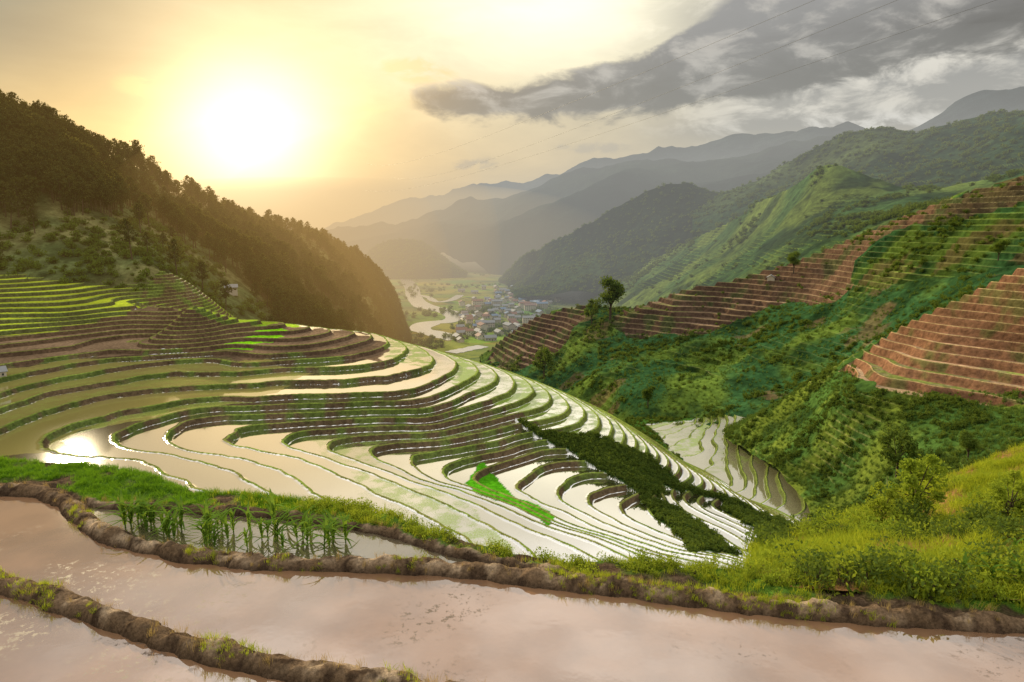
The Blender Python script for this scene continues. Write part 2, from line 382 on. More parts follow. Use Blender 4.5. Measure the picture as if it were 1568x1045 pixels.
tm=inpoly(jx,jy,[(1290,565),(1400,480),(1480,430),(1600,370),(1900,250),(1900,640),(1568,622),(1400,605),(1330,585)]).astype(float)
n1=sstep(-.2,.3,fbm(X/10,Y/10,4,5))
green=C3(X.shape,(.07,.14,.03)); green=blend(green,(.17,.22,.03),n1*.8)
green=blend(green,(.028,.06,.018),sstep(.05,.5,fbm(X/5,Y/5,3,15))*.8)
ST=1.7
hh=np.floor(Z/ST); rnd=(np.sin(hh*7.13+np.floor(X/14+fbm(Y/9,X/9,2,7)))*4375.5)%1
bc_=blend(C3(X.shape,(.46,.31,.185)),(.18,.25,.045),(rnd>.75)*.85)  # pads coloured lighter than risers, terrace shading put into the colour
bc_=blend(bc_,(.32,.25,.16),sstep(.1,.4,fbm(X/4,Y/4,3,28))*.6)
Col=green*(1-tm[...,None])+bc_*tm[...,None]
rs=blend(C3(X.shape,(.23,.12,.068)),(.12,.14,.045),sstep(.1,.45,fbm(X/5,Y/5,4,25))*.7)
ssub=sstep(.05,.3,fbm(X/12,Y/12,3,77))*.4*(1-tm)
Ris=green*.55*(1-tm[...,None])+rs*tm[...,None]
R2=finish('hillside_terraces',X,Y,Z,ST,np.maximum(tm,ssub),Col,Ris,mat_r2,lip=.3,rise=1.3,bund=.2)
rows=[[(735,546,430),(800,495,420),(880,468,400),(960,472,380),(1060,440,370),(1160,415,360),(1260,385,345),(1360,345,330),(1460,303,315),(1568,270,300),(1750,215,290)],
[(742,552,400),(810,530,385),(880,510,370),(960,512,350),(1060,490,335),(1160,470,325),(1260,440,310),(1360,400,290),(1460,370,275),(1568,345,260),(1750,300,250)],
[(770,566,370),(830,560,355),(900,550,330),(970,555,310),(1060,545,295),(1160,530,285),(1260,500,270),(1360,460,255),(1460,430,240),(1568,400,225),(1750,370,210)],
[(800,590,340),(860,590,320),(930,600,290),(990,610,270),(1070,610,255),(1160,600,240),(1260,570,230),(1360,530,215),(1460,500,200),(1568,470,195),(1750,450,180)],
[(830,625,310),(900,640,280),(970,660,250),(1030,680,225),(1090,680,215),(1170,670,205),(1270,660,195),(1370,620,180),(1460,580,175),(1568,560,170),(1750,520,160)]]
X,Y,Z=surf(rows,900,440)
vv=np.linspace(0,1,X.shape[0])[:,None]
Z=Z+(9.*fbm(X/60,Y/60,3,61)+3.*ridged(X/28,Y/40,3,64))*(.2+.8*sstep(0,.18,vv))+.5*fbm(X/9,Y/9,3,66); X,Y,Z=backskirt(X,Y,Z,-160)
px,py=project(X,Y,Z); jx=px+26*fbm(X/20,Y/20,4,6); jy=py+14*fbm(X/20,Y/20,4,7)
b1=inpoly(jx,jy,[(735,560),(760,520),(800,485),(900,460),(905,490),(880,512),(850,535),(790,556)])
b2=inpoly(jx,jy,[(935,500),(960,465),(1060,435),(1170,405),(1300,360),(1420,315),(1440,325),(1340,375),(1300,400),(1310,440),(1270,462),(1180,470),(1080,510),(960,515)])
b3=inpoly(jx,jy,[(1330,345),(1400,320),(1568,260),(1800,200),(1800,260),(1568,300),(1400,345)])
tg=inpoly(jx,jy,[(1290,470),(1310,400),(1420,340),(1568,290),(1800,250),(1800,430),(1568,410),(1450,420),(1350,440)])
tg2=inpoly(jx,jy,[(1020,560),(1100,545),(1100,580),(1030,585)])
tb=(b1|b2).astype(float); tm=np.maximum(tb,np.maximum(b3*1.,(tg|tg2)*.8))
tm=np.maximum(tm,.35*sstep(.0,.3,fbm(X/30,Y/30,3,88)))
n1=sstep(-.2,.35,fbm(X/18,Y/18,4,9))
green=blend(C3(X.shape,(.038,.10,.034)),(.11,.175,.03),n1); green=blend(green,(.018,.042,.014),sstep(.05,.5,fbm(X/11,Y/11,4,19))*.85)
green=blend(green,(.16,.10,.055),sstep(.28,.42,fbm(X/22,Y/16,4,119))*.6)
brn=np.clip(tb+b3*.6,0,1)
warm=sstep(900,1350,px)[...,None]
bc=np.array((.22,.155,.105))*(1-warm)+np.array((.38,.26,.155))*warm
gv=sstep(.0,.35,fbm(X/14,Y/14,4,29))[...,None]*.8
bc=bc*(1-gv)+np.array((.15,.19,.05))*gv
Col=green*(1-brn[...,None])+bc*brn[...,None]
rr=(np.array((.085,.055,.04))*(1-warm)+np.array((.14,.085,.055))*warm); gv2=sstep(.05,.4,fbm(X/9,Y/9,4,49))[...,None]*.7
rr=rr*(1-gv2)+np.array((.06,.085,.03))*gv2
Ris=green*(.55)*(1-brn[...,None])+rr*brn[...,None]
lightg=(tg|tg2).astype(float)*(1-brn)*sstep(-.3,.2,fbm(X/15,Y/15,3,39)); Col=blend(Col,(.17,.25,.035),lightg*.8)
mat_r3=land_material('ridge_soil',.5,.5,.4,1.0,.03,.4,lipcol=(.28,.26,.10))
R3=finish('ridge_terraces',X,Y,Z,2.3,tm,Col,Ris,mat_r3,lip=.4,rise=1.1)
mat_far=land_material('far_hill_ground',.12,2.,.4,.5,.012)
mat_hz=land_material('far_slope_ground',.09,3.,patch=.008,terr=False)
def hill(name,rows,nu,nv,amp,sc_,cols,seed,gain=1.,terr=None,zb=-175):
    X,Y,Z=surf(rows,nu,nv)
    Z=Z+amp*(ridged(X/sc_,Y/sc_,5,seed)*.7+fbm(X/sc_*3,Y/sc_*3,4,seed+3)*.3)
    X,Y,Z=backskirt(X,Y,Z,zb)
    a=sstep(-.25,.35,fbm(X/sc_*1.7,Y/sc_*1.7,5,seed+7)); b=sstep(0,.4,fbm(X/sc_*4,Y/sc_*4,4,seed+9))
    Col=blend(C3(X.shape,cols[0]),cols[1],a); Col=blend(Col,cols[2],b*.8)
    tm=np.zeros(X.shape)
    if terr: tm=sstep(.0,.2,fbm(X/sc_*1.6,Y/sc_*1.6,3,seed+30))*.6
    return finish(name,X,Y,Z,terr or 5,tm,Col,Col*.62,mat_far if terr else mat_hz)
R4=hill('green_hill',[[(868,442,1660),(960,412,1380),(1060,372,1150),(1150,322,960),(1220,282,840),(1270,262,780),(1340,275,740),(1440,288,680),(1568,268,620),(1750,250,600)],
[(878,448,1540),(980,428,1180),(1070,404,960),(1160,376,800),(1230,345,710),(1290,328,660),(1360,322,620),(1450,312,560),(1568,302,500),(1750,290,480)],
[(888,462,1375),(990,455,960),(1080,445,760),(1170,428,600),(1240,405,520),(1300,385,480),(1370,360,450),(1460,335,420),(1568,325,380),(1750,300,370)],
[(895,475,1230),(990,500,800),(1080,490,640),(1170,480,520),(1240,460,460),(1300,440,440),(1370,410,420),(1460,380,390),(1568,360,360),(1750,340,350)]],600,300,12,140,[(.05,.10,.034),(.12,.17,.04),(.022,.042,.02)],71,terr=4.)
R4C=hill('wooded_hill',[[(1060,330,1300),(1180,275,1280),(1260,235,1250),(1340,205,1200),(1400,202,1150),(1480,190,1100),(1568,173,1050),(1750,150,1000)],
[(1060,360,1200),(1180,330,1100),(1260,300,1050),(1340,260,1000),(1400,260,950),(1480,250,900),(1568,230,850),(1750,210,800)],
[(1060,400,1160),(1180,380,1000),(1260,360,900),(1340,340,850),(1400,330,800),(1480,320,750),(1568,310,700),(1750,300,650)]],360,200,30,240,[(.03,.06,.028),(.07,.10,.036),(.014,.026,.014)],81,terr=7.)
R4A=hill('valley_hill',[[(763,432,1840),(820,388,1640),(880,360,1560),(950,318,1480),(1040,288,1420),(1100,296,1400),(1180,285,1380),(1300,270,1340)],
[(775,440,1690),(850,415,1500),(920,390,1450),(1000,360,1380),(1060,340,1330),(1120,335,1300),(1200,320,1250),(1320,300,1200)],
[(788,462,1370),(870,455,1300),(930,445,1250),(1000,425,1220),(1080,405,1180),(1140,380,1160),(1220,360,1100),(1340,340,1050)]],320,180,26,200,[(.018,.032,.018),(.04,.07,.022),(.01,.018,.012)],91)
RD=hill('mountain_ridge',[[(440,375,3600),(520,356,3500),(600,340,3300),(690,320,3100),(770,312,2900),(860,282,2800),(950,262,2700),(1050,262,2600),(1130,236,2500),(1250,208,2400),(1400,205,2300),(1700,190,2200)],
[(440,390,3200),(520,385,3000),(600,378,2700),(690,372,2500),(770,360,2300),(860,340,2200),(950,320,2100),(1050,310,2000),(1130,300,1900),(1250,270,1900),(1400,260,1800),(1700,250,1700)],
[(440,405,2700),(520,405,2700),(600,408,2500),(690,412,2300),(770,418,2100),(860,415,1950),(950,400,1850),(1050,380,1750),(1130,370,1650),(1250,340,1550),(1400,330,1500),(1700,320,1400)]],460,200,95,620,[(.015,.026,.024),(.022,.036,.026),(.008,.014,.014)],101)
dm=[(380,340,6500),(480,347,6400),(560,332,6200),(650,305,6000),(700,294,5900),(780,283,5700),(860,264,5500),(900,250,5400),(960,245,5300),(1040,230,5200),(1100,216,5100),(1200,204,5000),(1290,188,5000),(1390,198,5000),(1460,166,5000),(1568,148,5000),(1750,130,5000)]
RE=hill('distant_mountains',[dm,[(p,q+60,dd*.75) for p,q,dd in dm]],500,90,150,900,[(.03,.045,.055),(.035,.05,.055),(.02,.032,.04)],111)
KN=hill('wooded_knoll',[[(545,412,2300),(568,385,2300),(595,371,2300),(630,368,2300),(660,380,2280),(690,404,2250),(710,418,2250)],
[(535,420,2150),(565,405,2120),(600,398,2100),(630,398,2080),(665,402,2060),(695,412,2050),(715,420,2050)],
[(530,432,1950),(565,430,1950),(600,428,1930),(630,428,1930),(665,426,1950),(695,424,1980),(715,424,2000)]],120,60,9,160,[(.02,.035,.018),(.03,.05,.02),(.012,.022,.012)],121)
rows=[[(-250,40,240),(0,165,290),(60,187,300),(120,218,315),(180,255,335),(240,290,370),(330,320,430),(430,350,550),(520,384,680),(575,424,800),(605,462,880),(622,515,900)],
[(-250,180,210),(0,240,250),(60,255,255),(120,275,262),(180,305,275),(240,330,295),(330,360,340),(430,395,400),(520,430,490),(575,460,590),(605,490,690),(626,522,800)],
[(-250,310,190),(0,340,215),(60,345,218),(120,350,222),(180,360,228),(240,375,238),(330,415,265),(430,450,310),(520,478,390),(575,500,480),(608,515,600),(630,532,740)],
[(-250,400,170),(0,411,190),(60,407,193),(120,404,197),(180,405,200),(240,411,203),(330,476,215),(430,500,250),(520,520,310),(575,532,410),(608,535,540),(632,545,680)],
[(-250,440,160),(0,450,176),(60,450,180),(120,450,184),(180,450,188),(240,460,190),(330,520,200),(430,545,230),(520,560,280),(575,565,370),(608,565,500),(632,565,640)]]
X,Y,Z=surf(rows,420,300); Z=Z+9.*fbm(X/50,Y/50,4,131)*sstep(200,330,Y)+1.5*fbm(X/12,Y/12,3,141)*sstep(195,240,Y); X,Y,Z=backskirt(X,Y,Z,-175,1.5)
a=sstep(-.2,.3,fbm(X/22,Y/22,4,132)); b=sstep(0,.4,fbm(X/8,Y/8,4,133))
Col=blend(C3(X.shape,(.09,.12,.045)),(.17,.17,.07),a); Col=blend(Col,(.03,.05,.018),b*.7)
mat_l=land_material('forest_slope_ground',.5,.6,terr=False)
L1=finish('forest_slope',X,Y,Z,3,np.zeros(X.shape),Col,Col,mat_l)
m,t=newmat('valley_fields')
pos=t.n('ShaderNodeNewGeometry').outputs['Position']
vo=t.n('ShaderNodeTexVoronoi'); t.put(vo.inputs['Vector'],pos); vo.inputs['Scale'].default_value=.014
c=t.mix(t.ss(t.noise(pos,.006,5),.4,.6),(.30,.35,.05),(.14,.22,.04))
c=t.mix(.45,c,t.mix(1.,c,vo.outputs['Color'],'MULTIPLY')); c=t.mix(t.ss(t.noise(pos,.03,5,.7),.52,.64),c,(.04,.09,.025))
outp(t,princ(t,c,.95,.1))
xs=np.linspace(-9000,9000,60); ys=np.linspace(-3000,15000,60); X,Y=np.meshgrid(xs,ys)
grid_mesh('ground',X,Y,np.full(X.shape,-150.),{},m)
def water_mat(name,mud,k,rough,bs=3.,bd=.004,clods=False,base=.12):
    m,t=newmat(name); pos=t.n('ShaderNodeNewGeometry').outputs['Position']
    n1=t.noise(pos,bs,4,.6); nb=bump(t,n1,.35,bd)
    n2=t.noise(pos,.5,5,.6); c=t.mix(t.ss(n2,.35,.65),mud,tuple(v*q for v,q in zip(mud,(.66,.66,.68))))
    g=t.n('ShaderNodeBsdfGlossy'); g.inputs['Roughness'].default_value=rough; t.put(g.inputs['Normal'],nb); g.inputs['Color'].default_value=(1,1,1,1)
    lw=t.n('ShaderNodeLayerWeight'); lw.inputs[0].default_value=.5
    f=t.m('MULTIPLY_ADD',lw.outputs['Fresnel'],k,base,clamp=True)
    s=t.sh(diff(t,c),g.outputs[0],f)
    if clods:
        r=t.m('MULTIPLY',t.ss(t.noise(pos,.7,3,.5),.50,.64),t.ss(t.noise(pos,11.,5,.78),.555,.60))
        s=t.sh(s,princ(t,(.10,.07,.045),.6,.4,bump(t,n1,.6,.02)),t.m('MULTIPLY',r,.8))
    outp(t,s); return m
def ribbon(name,pl,width,z,mat,n=120,var=.3):
    A=np.array(pl,float); T=crom(A,np.linspace(0,len(A)-1,n))
    dT=np.gradient(T,axis=0); N=np.stack([-dT[:,1],dT[:,0]],1); N/=np.linalg.norm(N,axis=1)[:,None]
    wd=width*(1+var*fbm(np.arange(n)/9.,np.zeros(n),3,int(width)%50))[:,None]*.5
    L=T+N*wd; Rr=T-N*wd
    X=np.stack([L[:,0],Rr[:,0]]);Y=np.stack([L[:,1],Rr[:,1]])
    return grid_mesh(name,X,Y,np.full(X.shape,z),{},mat)
wr=water_mat('river_water',(.55,.52,.44),.5,.2,.05,.1,base=.5)
ribbon('river',[at_z(a,b,-149.8) for a,b in [(600,405),(618,425),(630,440),(634,455),(648,468),(672,474),(694,481),(690,491),(658,495),(643,504),(668,511),(700,520)]],34,-149.8,wr)
ribbon('river',[at_z(a,b,-149.7) for a,b in [(640,452),(655,455),(668,462),(690,460),(705,452)]],16,-149.7,wr)
ribbon('river',[at_z(a,b,-149.6) for a,b in [(690,540),(715,535),(740,530)]],20,-149.6,wr)

# ---------------- foreground
GZ=-4.0; WZ=GZ-.06
def pl(L,z=GZ): return np.array([at_z(a,b,z) for a,b in L])
Mb=pl([(-260,735),(-100,742),(0,747),(60,752),(105,768),(128,792),(165,815),(230,835),(320,850),(450,860),(600,862),(750,874),(950,898),(1200,928),(1400,943),(1568,953),(1800,965)])
Lb=pl([(-200,838),(-60,870),(0,888),(90,915),(190,952),(270,980),(350,1000),(450,1018),(560,1038),(700,1062),(900,1110)])
Sb=pl([(140,765),(165,770),(300,776),(440,787),(520,797),(600,813),(680,836),(750,853),(850,874),(940,892)])
Sm=lambda A,n=200: crom(A,np.linspace(0,len(A)-1,n))
Mb,Lb,Sb=Sm(Mb,260),Sm(Lb,200),Sm(Sb,160)
br=pl([(-260,700),(0,706),(120,709),(200,722),(290,752),(420,764),(520,778),(600,796),(700,832),(850,858),(1000,868),(1180,872),(1300,868),(1568,850),(1900,830)])
br=Sm(br,200); br=br[np.argsort(br[:,0])]
def dist(X,Y,A):
    out=np.full(X.shape,1e9)
    for i in range(len(A)-1):
        a=A[i];b=A[i+1];dx,dy=b-a;L=dx*dx+dy*dy+1e-12
        m=(np.abs(X-a[0])<.8)&(np.abs(Y-a[1])<.8)
        if not m.any(): continue
        x=X[m];y=Y[m]; tt=np.clip(((x-a[0])*dx+(y-a[1])*dy)/L,0,1)
        out[m]=np.minimum(out[m],np.hypot(x-a[0]-tt*dx,y-a[1]-tt*dy))
    return out
xs=np.arange(-15,13,.035); ys=np.concatenate([np.arange(2.2,14.5,.035),np.arange(14.5,56,.4)])
X,Y=np.meshgrid(xs,ys)
yb=np.interp(X,br[:,0],br[:,1])
dM,dL,dS=dist(X,Y,Mb),dist(X,Y,Lb),dist(X,Y,Sb)
wob=1+.45*fbm(X/.4,Y/.4,4,201)
prof=lambda d,w: np.exp(-np.power(np.clip(d/(w*wob),0,5),3.0))
yM=np.interp(X,Mb[40:,0],Mb[40:,1])
Z=np.full(X.shape,GZ-.16)
bnd=np.maximum(np.maximum(prof(dM,.16),prof(dL,.16)),prof(dS,.12)*.85)
beyond=(Y>np.interp(X,Sb[:,0],Sb[:,1]))&(X>Sb[0,0])
beyondR=(Y>yM)&(X>Sb[-1,0]-.3)
leftgrass=inpoly(X,Y,[tuple(p) for p in Mb[:90]]+[tuple(Sb[0])]+[tuple(p) for p in [(-1.5,40),(-40,40),(-40,Mb[0,1])]]) & ~beyond
leftgrass=leftgrass&(Y>np.interp(X,Mb[:60,0],Mb[:60,1])-.0)&(X<Sb[0,0]+.1)
gm=(leftgrass|beyond|beyondR)
Z=np.where(gm,GZ-.04+.07*fbm(X/.7,Y/.7,3,202),Z)
Z=np.maximum(Z,GZ-.16+bnd*(.22+.06*fbm(X/.25,Y/.25,3,203)))
Z=Z+.05*fbm(X/.13,Y/.13,4,204,.62)*sstep(.1,.5,bnd+gm)
fall=np.clip(Y-yb,0,None)
Z=Z-np.minimum(fall*1.05,60)*sstep(0,.6,fall)
px,py=project(X,Y,Z)
mud=C3(X.shape,(.17,.115,.07)); mud=blend(mud,(.40,.30,.20),sstep(-.1,.4,fbm(X/.22,Y/.22,4,205))*sstep(.5,.95,bnd)); mud=blend(mud,(.055,.036,.024),sstep(.1,.4,fbm(X/.11,Y/.11,3,206))*.85)
mud=blend(mud,(.05,.033,.023),sstep(.09,0.,Z-WZ)*.85)
gmask=gm.astype(float)*sstep(-.5,.0,fbm(X/.6,Y/.6,3,207))
gmask*=sstep(.35,.1,prof(dM,.19))
gmask=np.maximum(gmask,sstep(.1,.8,fall))
Col=blend(mud,(.09,.19,.02),gmask*.9)
mat_fg=land_material('bund_mud',30.,.03,patch=2.,terr=False)
grid_mesh('paddy_bund_ground',X,Y,Z,dict(Col=Col),mat_fg)
FG=(X,Y,Z,px,py); FGg=gmask; FGb=bnd
wm=water_mat('paddy_water',(.33,.185,.10),.62,.02,1.6,.005,True,base=.19)
def ngon(name,pts,z,mat):
    me=bpy.data.meshes.new(name); me.from_pydata([(p[0],p[1],z) for p in pts],[],[list(range(len(pts)))]); me.update()
    if me.polygons[0].normal.z<0: me.flip_normals()
    me.materials.append(mat); ob=bpy.data.objects.new(name,me); scene.collection.objects.link(ob); return ob
ngon('paddy_water',[(-15,2.2),(13,2.2)]+[tuple(p) for p in Mb[::-1] if -15<p[0]<13],WZ,wm)
i0=int(np.argmin(np.hypot(*(Mb-Sb[0]).T))); i1=int(np.argmin(np.hypot(*(Mb-Sb[-1]).T)))
wm2=water_mat('shallow_water',(.17,.14,.085),.9,.03,1.6,.004,base=.2)
ngon('corn_paddy_water',[tuple(p) for p in Sb]+[tuple(p) for p in Mb[i0:i1+1][::-1]],WZ+.004,wm2)
rows=[[(1150,856,9.6),(1250,820,12.),(1340,775,14.5),(1430,745,16),(1500,712,17),(1568,682,18),(1750,600,20)],
[(1150,862,8.9),(1250,845,9.4),(1340,815,10.2),(1430,800,11),(1500,775,11.6),(1568,750,12.2),(1750,690,13)],
[(1150,872,8.1),(1250,872,7.9),(1340,862,8.),(1430,855,8.1),(1500,845,8.3),(1568,835,8.5),(1750,800,9)],
[(1150,892,7.3),(1250,902,7.05),(1340,907,7.0),(1430,912,6.95),(1500,916,6.9),(1568,920,6.85),(1750,940,6.6)]]
X,Y,Z=surf(rows,380,260); Z=Z+.36*fbm(X/1.6,Y/1.6,5,211)*sstep(7.2,9.5,Y); X,Y,Z=backskirt(X,Y,Z,-30,2.2)
bare=sstep(-.05,.15,fbm(X/1.1,Y/.8,4,212))
Col=blend(C3(X.shape,(.22,.29,.03)),(.40,.21,.09),bare)
mat_bk=land_material('bank_soil',14.,.05,patch=1.,terr=False)
grid_mesh('grass_bank',X,Y,Z,dict(Col=Col),mat_bk)
px,py=project(X,Y,Z); BK=(X,Y,Z,px,py)

# ---------------- vegetation templates
def leafmat(name,c1,c2,trans=.35,sc=1.,tc=(.35,.45,.03)):
    m,t=newmat(name)
    oi=t.n('ShaderNodeObjectInfo').outputs['Random']; pos=t.n('ShaderNodeNewGeometry').outputs['Position']
    f=t.m('ADD',t.m('MULTIPLY',oi,.55),t.m('MULTIPLY',t.noise(pos,sc,2),.6),clamp=True)
    c=t.mix(f,c1,c2)
    tr=t.n('ShaderNodeBsdfTranslucent'); t.put(tr.inputs[0],t.mix(.5,c,tc))
    outp(t,t.sh(diff(t,c),tr.outputs[0],trans)); return m
bark,t=newmat('bark'); pos=t.n('ShaderNodeNewGeometry').outputs['Position']; outp(t,princ(t,t.mix(t.noise(pos,6.,4),(.05,.035,.022),(.12,.09,.06)),.95))
class MB:
    def __init__(s): s.v=[];s.f=[];s.m=[]
    def quad(s,a,b,c,d,mi=0):
        i=len(s.v); s.v+=[tuple(a),tuple(b),tuple(c),tuple(d)]; s.f.append((i,i+1,i+2,i+3)); s.m.append(mi)
    def tri(s,a,b,c,mi=0):
        i=len(s.v); s.v+=[tuple(a),tuple(b),tuple(c)]; s.f.append((i,i+1,i+2)); s.m.append(mi)
    def tube(s,p,q,r0,r1,mi=0,n=6):
        p,q=Vector(p),Vector(q); d=(q-p).normalized(); a=d.orthogonal().normalized(); b=d.cross(a); i=len(s.v)
        for c,r in ((p,r0),(q,r1)):
            for k in range(n):
                an=k/n*6.2832; s.v.append(tuple(c+(a*math.cos(an)+b*math.sin(an))*r))
        for k in range(n): s.f.append((i+k,i+(k+1)%n,i+n+(k+1)%n,i+n+k)); s.m.append(mi)
    def leaf(s,c,size,mi=1,up=.0,asp=.45):
        c=Vector(c); d=Vector((random.gauss(0,1),random.gauss(0,1),random.gauss(0,1)+up)).normalized(); o=d.orthogonal().normalized()
        an=random.random()*6.28; o=(o*math.cos(an)+d.cross(o)*math.sin(an))
        s.quad(c-d*size,c+o*size*asp,c+d*size,c-o*size*asp,mi)
    def obj(s,name,mats,link=False,loc=None,scale=1.,rot=0.,smooth=False):
        me=bpy.data.meshes.new(name); me.from_pydata(s.v,[],s.f); me.update()
        for m in mats: me.materials.append(m)
        me.polygons.foreach_set('material_index',s.m)
        ob=bpy.data.objects.new(name,me)
        if link: scene.collection.objects.link(ob)
        if loc is not None: ob.location=loc
        ob.scale=(scale,)*3; ob.rotation_euler=(0,0,rot); return ob
L_pine=leafmat('pine_needles',(.025,.045,.018),(.085,.09,.03),.3,.05,(.30,.25,.04))
L_shrub=leafmat('shrub_leaves',(.03,.07,.018),(.13,.18,.035),.3,.3)
L_bright=leafmat('sunlit_leaves',(.12,.21,.025),(.38,.42,.04),.45,.8)  # brighter leaf copy, sunlight put into the colour
L_grass=leafmat('grass_blades',(.16,.26,.02),(.44,.48,.04),.45,1.2,(.6,.62,.03))
L_turf=leafmat('turf_blades',(.07,.20,.015),(.18,.34,.02),.4,1.2,(.3,.5,.02))
L_dry=leafmat('dry_grass',(.30,.20,.08),(.42,.32,.12),.4,1.2,(.5,.35,.1))
L_corn=leafmat('corn_leaves',(.06,.15,.025),(.18,.30,.04),.4,2.)
L_maize=leafmat('maize_field_leaves',(.035,.095,.03),(.12,.19,.04),.3,.1)
def pine(seed):
    random.seed(seed); b=MB(); b.tube((0,0,0),(random.uniform(-.03,.03),0,.93),.02,.005,0,5)
    lo=random.uniform(.32,.48)
    for i in range(14):
        q=i/14; z=lo+(.96-lo)*q; r=.24*math.sin(math.pi*min(1,.22+q*.8))**.7*(.6+.6*random.random())+.015
        n=random.randint(3,5); a0=random.random()*6
        for k in range(n):
            a=a0+k*6.28/n+random.uniform(-.5,.5); rr=r*random.uniform(.5,1.15)
            e=(math.cos(a)*rr,math.sin(a)*rr,z+random.uniform(-.02,.06))
            b.tube((0,0,z-.03),e,.005,.001,0,3)
            for _ in range(9):
                s=random.uniform(.4,1.1)
                b.leaf((e[0]*s+random.gauss(0,.02),e[1]*s+random.gauss(0,.02),z+random.gauss(0,.018)+.03*s),random.uniform(.02,.042),1,.5,.5)
    return b.obj('pine_template',[bark,L_pine])
def shrub(seed,mat,n=170,ls=.1,sq=.8):
    random.seed(seed); b=MB()
    cs=[(random.uniform(-.3,.3),random.uniform(-.3,.3),random.uniform(.15,.5)*sq,random.uniform(.2,.34)) for _ in range(6)]
    for c in cs: b.tube((0,0,0),c[:3],.02,.008,0,4)
    for _ in range(n):
        c=random.choice(cs); v=Vector((random.gauss(0,1),random.gauss(0,1),random.gauss(0,1))).normalized()*c[3]*random.uniform(.6,1.1)
        p=Vector(c[:3])+v; p.z=max(p.z,.02)
        b.leaf(p,ls*random.uniform(.6,1.3),1,.3,.5)
    return b.obj('shrub_template',[bark,mat])
def tree(seed,mat,n=2600,ls=.028,nl=11,rad=(.09,.17),lo=.4):
    random.seed(seed); b=MB(); b.tube((0,0,-.03),(.01,0,.4),.03,.02,0,8); cs=[]
    for i in range(nl):
        a=i*2.4+random.random(); zz=random.uniform(lo,.9); rr=random.uniform(.1,.3)*(1.15-abs(zz-.6))
        e=(math.cos(a)*rr,math.sin(a)*rr,zz); b.tube((.01*random.random(),0,random.uniform(.2,.42)),e,.012,.003,0,5); cs.append((*e,random.uniform(*rad)))
    for _ in range(n):
        c=random.choice(cs); v=Vector((random.gauss(0,1),random.gauss(0,1),random.gauss(0,.8))).normalized()*c[3]*random.uniform(.3,1.25)
        b.leaf(Vector(c[:3])+v,ls*random.uniform(.6,1.3),1,.2,.5)
    return b
def blade(b,a,L,w,lean,base=(0,0),mi=0,seg=4,z0=0.):
    pts=[];dx,dy=math.cos(a),math.sin(a)
    for i in range(seg+1):
        s=i/seg; r=lean*L*s**1.8; z=z0+L*(s-.35*lean*s*s*s) if lean<1.2 else z0+L*(s*.9-.75*s*s)
        ww=w*(1-s)**.7*(1 if i else .8)
        c=Vector((base[0]+dx*r,base[1]+dy*r,z)); o=Vector((-dy,dx,0))*ww
        pts.append((c-o,c+o))
    for i in range(seg): b.quad(pts[i][0],pts[i][1],pts[i+1][1],pts[i+1][0],mi)
def tuft(seed,mat,n=26,w=.02,sp=.18,lo=.5,lean=.8,seg=3):
    random.seed(seed); b=MB()
    for _ in range(n): blade(b,random.random()*6.28,random.uniform(lo,1),w,random.uniform(.15,lean),(random.gauss(0,sp),random.gauss(0,sp)),0,seg)
    return b.obj('tuft_template',[mat])
def corn(seed):
    random.seed(seed); b=MB(); b.tube((0,0,-.05),(0.01,0,.62),.022,.01,0,5)
    for i in range(9): blade(b,i*3.14+random.uniform(-.6,.6),random.uniform(.45,.75),.055,random.uniform(.8,1.5),(0,0),0,6,.08+.06*i)
    return b.obj('corn_template',[L_corn])
def scatter(name,tmpl,pts,scl,parent=None,tilt=.12):
    N=len(pts); me=bpy.data.meshes.new(name); me.vertices.add(N); me.vertices.foreach_set('co',np.asarray(pts,np.float32).ravel())
    r=np.zeros((N,3),np.float32); r[:,0]=rng.normal(0,tilt,N); r[:,1]=rng.normal(0,tilt,N); r[:,2]=rng.random(N)*6.283
    a=me.attributes.new('rot','FLOAT_VECTOR','POINT'); a.data.foreach_set('vector',r.ravel())
    a=me.attributes.new('scl','FLOAT','POINT'); a.data.foreach_set('value',np.asarray(scl,np.float32))
    ob=bpy.data.objects.new(name,me); scene.collection.objects.link(ob)
    if parent: ob.parent=parent
    ng=bpy.data.node_groups.new(name+'_gn','GeometryNodeTree')
    ng.interface.new_socket('Geometry',in_out='INPUT',socket_type='NodeSocketGeometry'); ng.interface.new_socket('Geometry',in_out='OUTPUT',socket_type='NodeSocketGeometry')
    gi=ng.nodes.new('NodeGroupInput'); go=ng.nodes.new('NodeGroupOutput'); ip=ng.nodes.new('GeometryNodeInstanceOnPoints'); oi=ng.nodes.new('GeometryNodeObjectInfo')
    oi.inputs['Object'].default_value=tmpl; oi.inputs['As Instance'].default_value=True
    na=ng.nodes.new('GeometryNodeInputNamedAttribute'); na.data_type='FLOAT_VECTOR'; na.inputs[0].default_value='rot'
    nb=ng.nodes.new('GeometryNodeInputNamedAttribute'); nb.data_type='FLOAT'; nb.inputs[0].default_value='scl'
    l=ng.links.new; l(gi.outputs[0],ip.inputs['Points']); l(oi.outputs['Geometry'],ip.inputs['Instance'])
    l(na.outputs['Attribute'],ip.inputs['Rotation']); l(nb.outputs['Attribute'],ip.inputs['Scale']); l(ip.outputs[0],go.inputs[0])
    md=ob.modifiers.new('scatter','NODES'); md.node_group=ng
    return ob
